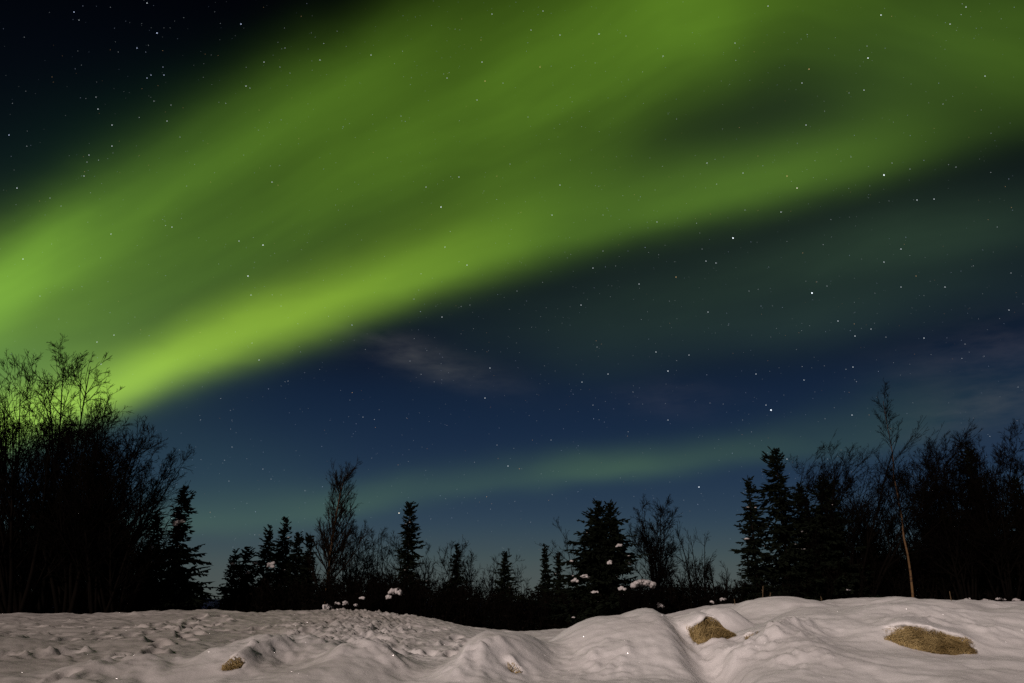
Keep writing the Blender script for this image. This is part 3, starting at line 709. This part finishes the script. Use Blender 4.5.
OTHERS = [
 ('bare_tree', 'bare bushy tree right behind the pale-stemmed birch, leaning right', 352, 505, 29.5, 202, dict(stems=5, spread=.22, bias=(.01, 0, 0), **OS)),
 ('bare_tree', 'bare tree of fine twigs midway between the pale birch and the club-topped spruce', 383, 524, 30.5, 203, dict(stems=4, spread=.25, **OS)),
 ('bare_tree', 'bare tree directly behind the tall club-topped spruce, arms spread both sides', 420, 530, 30.5, 204, dict(stems=5, spread=.5, **OS)),
 ('bare_tree', 'bare tree leaning right between the club-topped spruce and the slender one', 436, 536, 30, 205, dict(stems=3, spread=.3, bias=(.03, 0, 0), **OS)),
 ('bare_tree', 'small bare tree touching the right side of the slender spruce', 478, 548, 30, 206, dict(stems=4, spread=.3, **OS)),
 ('bare_tree', 'thin low bare sapling alone in the gap between small spruces', 524, 562, 30, 207, dict(stems=2, spread=.2, kids=(8, 5, 3), ratio=(.4, .5, .5), r0=.02)),
 ('bare_tree', 'thin bare tree behind the left flank of the double-topped spruce', 588, 516, 28.5, 208, dict(stems=3, spread=.3, bias=(-.02, 0, 0), kids=(10, 7, 4, 2), ratio=(.42, .5, .5, .6), r0=.03)),
 ('bare_tree', 'round-crowned bare tree just right of the double-topped spruce', 660, 493, 26.5, 209, dict(stems=3, spread=.16, kids=(22, 9, 6, 2), ratio=(.46, .5, .55, .85), r0=.06)),
 ('bare_tree', 'bare scraggy tree between the round-crowned one and the layered spruces', 703, 517, 26.5, 210, dict(stems=3, spread=.16, kids=(12, 7, 4, 2), ratio=(.36, .45, .5, .6), r0=.04)),
 ('bare_tree', 'low bare bush between the round-crowned tree and scraggy tree', 685, 556, 26, 211, dict(stems=6, spread=.45, **OS)),
 ('bare_tree', 'low bare bush at the left foot of the thin layered spruce', 722, 556, 26, 212, dict(stems=5, spread=.4, **OS)),
 ('bare_tree', 'bare open-branched tree with wide arms, right of the tallest spruce', 860, 428, 26, 213, dict(stems=7, spread=.52, tx=838, kids=(10, 8, 5, 2), ratio=(.46, .5, .5, .6), r0=.05)),
 ('bare_tree', 'bare slender tree close behind the leaning pale birch', 925, 436, 27.5, 214, dict(stems=4, spread=.22, **OS)),
 ('bare_tree', 'bare bushy tree right of the leaning birch, its twigs a rounded dome', 985, 427, 25.5, 215, dict(stems=8, spread=.32, kids=(14, 9, 6, 2), ratio=(.40, .5, .55, .85), r0=.05)),
 ('bare_tree', 'bare bushy tree at the right-hand edge of the photo', 1040, 434, 26, 216, dict(stems=7, spread=.35, **MS)),
 ('bare_tree', 'bare tree in front of the black spruce in the right-hand thicket', 1008, 450, 24.5, 217, dict(stems=7, spread=.35, **OS)),
 ('bare_tree', 'low bare bush around the foot of the leaning pale birch', 888, 510, 27, 218, dict(stems=8, spread=.5, **OS)),
 ('bare_tree', 'low bare bush between the leaning birch and the right-hand thicket', 945, 500, 26, 219, dict(stems=8, spread=.45, **OS)),
 ('bare_tree', 'bare upright tree between the wide-armed tree and the leaning birch', 880, 446, 27, 221, dict(stems=5, spread=.30, **OS)),
 ('bare_tree', 'bare dense tree just right of the leaning pale birch top', 945, 436, 26.5, 222, dict(stems=7, spread=.30, tx=938, **OS)),
 ('bare_tree', 'bare thin tree behind the full dark spruce, twigs above its tip', 815, 440, 28, 223, dict(stems=5, spread=.34, tx=822, **OS)),
 ('bare_tree', 'bare many-stemmed tree in the middle of the right-hand thicket', 968, 430, 25, 224, dict(stems=9, spread=.26, tx=966, **OS)),
 ('bare_tree', 'bare bush filling the space under the wide-armed tree', 845, 500, 27, 220, dict(stems=7, spread=.45, **OS)),
]
for nm, lb, bx, ty, Y, sd_, kw in OTHERS:
    bt(nm, lb, GB, bx, ty, Y, sd_, bark=M_twig, **kw)

# ---- the two birches with lit stems
def birch(label, pts, Y, seed, h_extra=0, **kw):
    P = [at(x, y, Y) for x, y in pts]; X = P[0][0]; z = gz(X, Y)
    first = [(0, 0, -.3)] + [tuple(p - np.array([X, Y, z])) for p in P[1:]]
    h = first[-1][2]
    return bare_tree('birch_tree', label, 'tree', 'birches with pale stems', X, Y, h, seed, bark=M_birch, first=[tuple(np.array(f)) for f in first], **kw)
birch('tall birch with a pale tan crooked stem leaning left, on the right', [(912, 604), (912, 582), (908, 552), (902, 526), (900, 500), (892, 466), (890, 430), (884, 405), (880, 378)], 24.5, 301,
      stems=1, kids=(30, 7, 5, 2), ratio=(.18, .5, .5, .6), r0=.040, tlo=.38, shape0=.55)
birch('feathery birch with a thin brown stem, tallest tree left of the middle', [(326, 604), (328, 575), (331, 545), (335, 515), (339, 492), (343, 472), (347, 455)], 28, 302,
      stems=1, kids=(56, 9, 6, 2), ratio=(.34, .44, .5, .85), r0=.06, tlo=.08, shape0=.62, up=.08, wig=.055, ang=(31, 30, 28, 28), twigs=M_twigred, twig=.0035)

# ---- snow-laden low bushes at the edge of the field
def snow_bush(label, px, Y, h, seed, caps, stems=9, spread=.6):
    p = at(px, 604, Y); X = p[0]; z = gz(X, Y)
    h = max(h, max(at(px, c[1] - c[3] - 3, Y)[2] for c in caps) - z)
    root = thing('snowy_bush', label, 'bush', (X, Y, z), 'low bushes carrying snow')
    o = bare(h, seed, stems=stems + 8, spread=spread, kids=(11, 8, 5), ratio=(.5, .5, .5), r0=.02, wig=.12, twig=.006)
    v, q = tubes(o[:1], (5,)); obj('stem', mesh_np('stem', v, q), M_twig, root)
    v, q = tubes(o[1:], (4, 3, 3)); obj('crown', mesh_np('crown', v, q), M_twig, root)
    rg = np.random.default_rng(seed)
    m = F_PX/(Y*.96)
    for bx, by, sx, sz in caps:
        c0 = at(bx, by, Y - .15) - np.array([X, Y, z])
        C, Sz = [], []
        for k in range(max(12, int(sx*3.4))):
            u = rg.uniform(-1, 1); f = math.sqrt(max(.15, 1-u*u))
            s = np.array([max(1.5, sx*.17), max(1.5, sx*.2), max(.9, sz*.40)])/m*rg.uniform(.6, 1.3)
            C.append(c0 + np.array([u*sx/m*.66, rg.uniform(-.5, .5)*sx/m*.4, (-.7*sz*(1-f) + rg.uniform(-.35, .35)*sz)/m])); Sz.append(tuple(s))
        snow_part('snow_cap', C, Sz, rg, root, .8)
    return root
snow_bush('low bush under a broad white snow cap, right of the double-topped spruce', 640, 24.8, 1.0, 401, [(643, 583, 16, 5), (622, 588, 5, 3), (660, 605, 4, 3)])
snow_bush('low bush bent under an arching snow load at the foot of the feathery birch', 328, 24.5, .62, 402, [(327, 607, 8, 4.5), (322, 611, 4, 3), (337, 603, 4, 2)])
snow_bush('low bush dotted with small snow lumps just right of the feathery birch', 352, 25.0, .85, 403, [(346, 603, 4, 3), (356, 605, 3, 2), (362, 598, 3, 2), (340, 610, 3, 2)])
snow_bush('low bush with one bright snow lump left of the club-topped spruce', 392, 25.5, 1.0, 404, [(395, 591, 9, 4.5), (389, 597, 4, 3)])
snow_bush('low bush carrying thin snow streaks at the far right of the field', 985, 23.6, .42, 405, [(968, 599, 4, 2.5), (985, 600, 6, 1.6), (1000, 599, 7, 1.6), (1016, 600, 5, 2)], 12, .9)
snow_bush('low twiggy bush with a small snow lump left of the thin layered spruce', 724, 24.5, .5, 406, [(723, 599, 4, 2.5), (712, 602, 2, 1.5)])

# ---- undergrowth: the black brush that fills the foot of the treeline
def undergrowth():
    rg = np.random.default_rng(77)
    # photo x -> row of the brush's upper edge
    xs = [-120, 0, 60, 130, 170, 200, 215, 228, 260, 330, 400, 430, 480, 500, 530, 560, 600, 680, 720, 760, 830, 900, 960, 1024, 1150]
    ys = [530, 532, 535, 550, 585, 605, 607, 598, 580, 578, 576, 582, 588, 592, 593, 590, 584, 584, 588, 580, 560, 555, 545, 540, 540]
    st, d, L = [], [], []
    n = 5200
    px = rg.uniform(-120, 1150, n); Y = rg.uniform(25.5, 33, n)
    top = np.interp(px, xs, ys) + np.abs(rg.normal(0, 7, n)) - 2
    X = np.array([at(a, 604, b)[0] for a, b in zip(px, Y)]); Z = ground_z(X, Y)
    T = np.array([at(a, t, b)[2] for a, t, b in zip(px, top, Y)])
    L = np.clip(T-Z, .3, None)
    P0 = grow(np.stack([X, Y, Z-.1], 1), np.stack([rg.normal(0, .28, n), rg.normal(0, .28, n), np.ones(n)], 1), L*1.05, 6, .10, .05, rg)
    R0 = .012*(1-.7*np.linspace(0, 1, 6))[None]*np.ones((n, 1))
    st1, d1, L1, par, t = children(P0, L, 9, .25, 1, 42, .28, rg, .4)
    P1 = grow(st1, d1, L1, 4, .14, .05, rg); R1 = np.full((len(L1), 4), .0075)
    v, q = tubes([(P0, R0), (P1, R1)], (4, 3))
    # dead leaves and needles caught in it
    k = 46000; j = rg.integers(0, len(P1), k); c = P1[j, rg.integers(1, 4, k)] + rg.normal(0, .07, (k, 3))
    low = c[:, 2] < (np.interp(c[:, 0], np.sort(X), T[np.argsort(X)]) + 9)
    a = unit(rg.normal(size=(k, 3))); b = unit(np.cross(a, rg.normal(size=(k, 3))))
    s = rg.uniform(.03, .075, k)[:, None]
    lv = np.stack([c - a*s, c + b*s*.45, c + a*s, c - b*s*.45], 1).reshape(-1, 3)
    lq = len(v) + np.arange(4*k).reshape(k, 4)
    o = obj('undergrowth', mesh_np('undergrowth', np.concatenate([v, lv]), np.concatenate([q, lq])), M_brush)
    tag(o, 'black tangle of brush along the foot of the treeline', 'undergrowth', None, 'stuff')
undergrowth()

# ------------------------------------------------------------------ dead grass in the snow holes, stalks
def tussock(label, hole, n, seed, hgt):
    hx, hy, rx, ry, tw, lip = hole
    rg = np.random.default_rng(seed)
    z0 = gz(hx, hy)
    root = thing('grass_tussock', label, 'grass', (hx, hy, z0), 'dead grass showing through the snow')
    c, s = math.cos(R(tw)), math.sin(R(tw))
    rr = np.sqrt(rg.random(n))*.93; th = rg.uniform(0, 2*np.pi, n)
    a = rr*np.cos(th)*rx; b = rr*np.sin(th)*ry; b = np.where(b < 0, b*.55, b); arch = np.sqrt(np.clip(1-(a/rx)**2, .05, 1))
    keep = perlin(a*7 + seed, b*9, 17) + .35*(b/ry) > -.34 + .25*rg.normal(size=n)     # snow still lies over part of it
    a, b, arch = a[keep], b[keep], arch[keep]; n = len(a)
    X = a*c - b*s; Y = a*s + b*c
    Z = ground_z(hx + X, hy + Y) - z0
    start = np.stack([X, Y, Z - .02], 1)
    d = np.stack([rg.normal(0, .6, n), rg.normal(-.22, .4, n), rg.uniform(.5, 1.3, n)], 1)
    L = hgt*rg.uniform(.6, 1.25, n)*(.4 + .6*arch)*(.65 + .5*(b/ry + 1)*.5)
    tall = np.clip(ground_z(hx + a*c - ry*1.2*s, hy + a*s + ry*1.2*c) - z0 - Z, .02, 1)
    L = np.maximum(L*.8, tall*rg.uniform(1.0, 2.2, n)*np.clip(.55 + .6*b/ry, .25, 1.15))
    P = grow(start, d, L, 5, .24, -.20, rg, (0, -.04, 0))
    ew = rg.uniform(.84, 1.08, (n, 1)); ab = P[..., 0]*c + P[..., 1]*s; ab = np.sign(ab)*np.minimum(np.abs(ab), rx*ew); bl = np.clip(-P[..., 0]*s + P[..., 1]*c, -ry*ew*(.25 + .35*np.sqrt(np.clip(1-(ab/rx)**2, 0, 1))), ry*1.1)
    P[..., 0] = ab*c - bl*s; P[..., 1] = ab*s + bl*c
    bk = np.full_like(ab, ry*1.25); fl = np.full_like(ab, -ry*.9)
    roof = ground_z((hx + ab*c - bk*s).ravel(), (hy + ab*s + bk*c).ravel()).reshape(ab.shape) - z0
    floor_ = ground_z((hx + ab*c*.9 - bl*s).ravel(), (hy + ab*s*.9 + bl*c).ravel()).reshape(ab.shape) - z0
    top = floor_ + (roof - floor_)*np.clip(.12 + .62*(bl/ry + 1), .12, .92)*(1-.5*np.clip(np.abs(ab/rx), 0, 1.1)**2.5)
    P[..., 2] = np.clip(P[..., 2], floor_*0 - .03, np.maximum(top, -.02) + .012 - rg.uniform(0, .035, (n, 1))*np.linspace(.2, 1, 5)[None])
    w = np.array([1, 1, .85, .6, .15])*.0034
    side = unit(np.cross(np.gradient(P, axis=1), rg.normal(size=(n, 1, 3))))
    V2 = np.stack([P - side*w[None, :, None], P + side*w[None, :, None]], 2).reshape(-1, 3)
    bb = (np.arange(n)[:, None]*5 + np.arange(4)[None]).ravel()*2
    obj('blades', mesh_np('blades', V2, np.stack([bb, bb+1, bb+3, bb+2], 1)), M_grass, root)
    return root
tussock('long brown strip of dead grass under a snow lip, furthest right', HOLES[0], 14000, 61, .20)
tussock('thick golden tuft of dead grass under a rounded snow cap', HOLES[1], 9000, 62, .24)
tussock('little tan tuft of dead grass just right of the snow-capped golden one', HOLES[2], 900, 63, .12)
tussock('small brown tuft of dead grass in a snow hollow on the left', HOLES[3], 1200, 64, .13)
tussock('faint tan wisp of dead grass in a dimple of the middle mound', HOLES[4], 160, 65, .06)

def stalk(label, px, Y, hpx, seed, n=1):
    p = at(px, 604, Y); X = p[0]; z = gz(X, Y); h = hpx*Y*.96/F_PX
    rg = np.random.default_rng(seed)
    root = thing('dead_stalk', label, 'plant', (X, Y, z), 'dead stalks poking out of the snow')
    P = grow(np.tile([[0, 0, -.08]], (1, 1)).astype(float), np.array([[rg.normal(0, .12), rg.normal(0, .1), 1]]), np.array([h+.08]), 6, .06, .05, rg)
    st1, d1, L1, par, t = children(P, np.array([h]), 4*n, .4, 1, 32, .3, rg)
    P1 = grow(st1, d1, L1, 4, .1, .1, rg)
    v, q = tubes([(P, np.full((1, 6), .008)), (P1, np.full((len(L1), 4), .005))], (4, 3))
    obj('stem', mesh_np('stem', v, q), M_stalk, root)
for lb, px, Y, hp, sd_ in [('tallest of the dead stalks on the snow crest below the layered spruces', 763, 18.5, 13, 1), ('dead stalk right beside the tallest one on the snow crest', 770, 18.8, 10, 2),
                           ('short dead stalk just right of the tall pair on the snow crest', 776, 19.2, 8, 3), ('short dead stalk alone on the crest left of the leaning birch', 822, 20, 8, 4),
                           ('small dead stalk beside the snow hollow right of the leaning birch', 952, 17, 9, 5), ('short dead stalk on the snow right of the broad smooth mound', 735, 19, 7, 6)]:
    stalk(lb, px, Y, hp, sd_)

# ------------------------------------------------------------------ stars, far out in the sky
STARS = """74 12 2 b,79 20 1,147 3 2,157 33 3 b,241 24 3 b,137 48 2 b,164 75 2 b,151 75 2 b,147 78 2 b,163 67 1 b,285 48 1,264 62 2,320 60 2,246 86 2,250 88 1,9 135 2 b,98 109 2,112 125 2,112 146 2,89 155 2,87 162 1,84 176 2,171 105 1,167 121 2,154 101 1,
17 188 2,180 137 1,96 97 1,50 198 1,61 206 1,272 182 2,290 73 1,280 67 1,492 14 2,531 30 2,540 67 2 o,485 81 2 o,447 78 2,477 100 2,441 207 3,560 35 2,599 34 2,663 56 2,560 185 2,552 215 2,459 177 2,510 164 1,426 187 2,657 222 2,626 36 1,543 11 2,371 55 2,481 40 1 o,482 62 2,528 117 1,
503 83 1,401 116 1,881 15 3,966 7 2,950 24 2,868 58 3,867 46 1,735 43 2,864 90 2,849 93 1,809 69 2 o,802 83 2,985 76 2,806 125 2,884 175 4,797 188 3 w,787 176 2 o,743 173 2,707 163 2,910 169 1,892 163 1,956 167 1,934 199 2,917 200 2,851 157 1,781 212 2,745 210 1,768 6 2,943 104 1,
733 238 4,812 293 4,706 261 2,716 263 2,702 249 1,708 312 2,884 262 2,901 249 2,838 321 2,871 329 2,855 336 2,886 337 1,924 338 2,1009 310 2,945 287 2,901 287 2,916 276 1 o,1011 273 1,965 344 1,853 367 2,804 380 2,756 374 2,771 410 4,766 405 2,852 415 2,1018 387 1,827 286 1,749 291 1,689 355 2,761 306 1 b,
445 247 2,467 265 2,414 299 1,442 317 2,352 325 2 b,490 368 2,485 398 2,593 268 2,603 251 1,676 277 2 o,639 284 2,581 305 2,597 347 1,656 352 2,608 374 2,582 382 2,668 371 3,668 420 2,633 392 1,517 291 1,410 361 1,603 215 1,263 245 3,248 276 3,251 295 2,114 335 2,97 342 2,239 241 2,23 259 2,40 296 1,111 234 2,172 227 2,281 306 1,
259 360 2,288 381 1,252 343 1,101 364 2,399 513 3 w,508 466 2,497 445 1,363 417 1,271 479 1,229 481 1,232 447 1,263 469 1,699 487 3,787 459 2,593 405 1,551 440 1"""
def stars():
    D = 30000.0; rg = np.random.default_rng(5); v0 = np.array([(1, 0, 0), (-1, 0, 0), (0, 1, 0), (0, -1, 0), (0, 0, 1), (0, 0, -1)], float)
    f0 = np.array([(0, 2, 4), (2, 1, 4), (1, 3, 4), (3, 0, 4), (2, 0, 5), (1, 2, 5), (3, 1, 5), (0, 3, 5)])
    P, Rr, Cc = [], [], []
    tint = {'': (.85, .93, 1.0), 'b': (.62, .72, 1.0), 'o': (1.0, .62, .30), 'w': (1.0, .92, .75)}
    for e in STARS.replace('\n', '').split(','):
        q = e.split(); m = int(q[2]); t = tint[q[3] if len(q) > 3 else '']
        d = ray(float(q[0]), float(q[1])); d = d/np.linalg.norm(d)
        P.append(d*D); Rr.append((.0, .42, .48, .58, .80)[m]); b = (.0, .36, .75, 1.2, 1.6)[m]*rg.uniform(.8, 1.2); Cc.append([b*c for c in t])
    n = 22000
    d = unit(rg.normal(size=(n, 3))); d[:, 2] = np.abs(d[:, 2]); d = d[d[:, 2] > .06]
    mag = rg.power(.35, len(d))*0 + rg.exponential(.075, len(d)) + .02
    for k in range(len(d)):
        P.append(d[k]*D); Rr.append(.38); b = min(.45, mag[k]); w = rg.random(); t = tint['b' if w < .25 else ('o' if w > .88 else '')]; Cc.append([b*c for c in t])
    P = np.array(P); Rr = np.array(Rr)*D/F_PX*1.02; Cc = np.array(Cc)
    verts = (P[:, None] + v0[None]*Rr[:, None, None]).reshape(-1, 3); N = len(P)
    tris = (f0[None] + (np.arange(N)*6)[:, None, None]).reshape(-1, 3)
    me = mesh_np('stars', verts, None, tris, False)
    at_ = me.attributes.new('glow', 'FLOAT_COLOR', 'POINT')
    at_.data.foreach_set('color', np.repeat(np.concatenate([Cc, np.ones((N, 1))], 1), 6, axis=0).astype(np.float32).ravel())
    m = bpy.data.materials.new('starlight'); m.use_nodes = True; nt = m.node_tree; nt.nodes.clear()
    a = nt.nodes.new('ShaderNodeAttribute'); a.attribute_name = 'glow'
    e = nt.nodes.new('ShaderNodeEmission'); tr = nt.nodes.new('ShaderNodeBsdfTransparent'); ad = nt.nodes.new('ShaderNodeAddShader'); o = nt.nodes.new('ShaderNodeOutputMaterial')
    nt.links.new(a.outputs['Color'], e.inputs[0]); nt.links.new(e.outputs[0], ad.inputs[0]); nt.links.new(tr.outputs[0], ad.inputs[1]); nt.links.new(ad.outputs[0], o.inputs[0])
    e.inputs[1].default_value = .5
    m.cycles.emission_sampling = 'NONE'
    tag(obj('starry_sky', me, m), kind='structure')
stars()
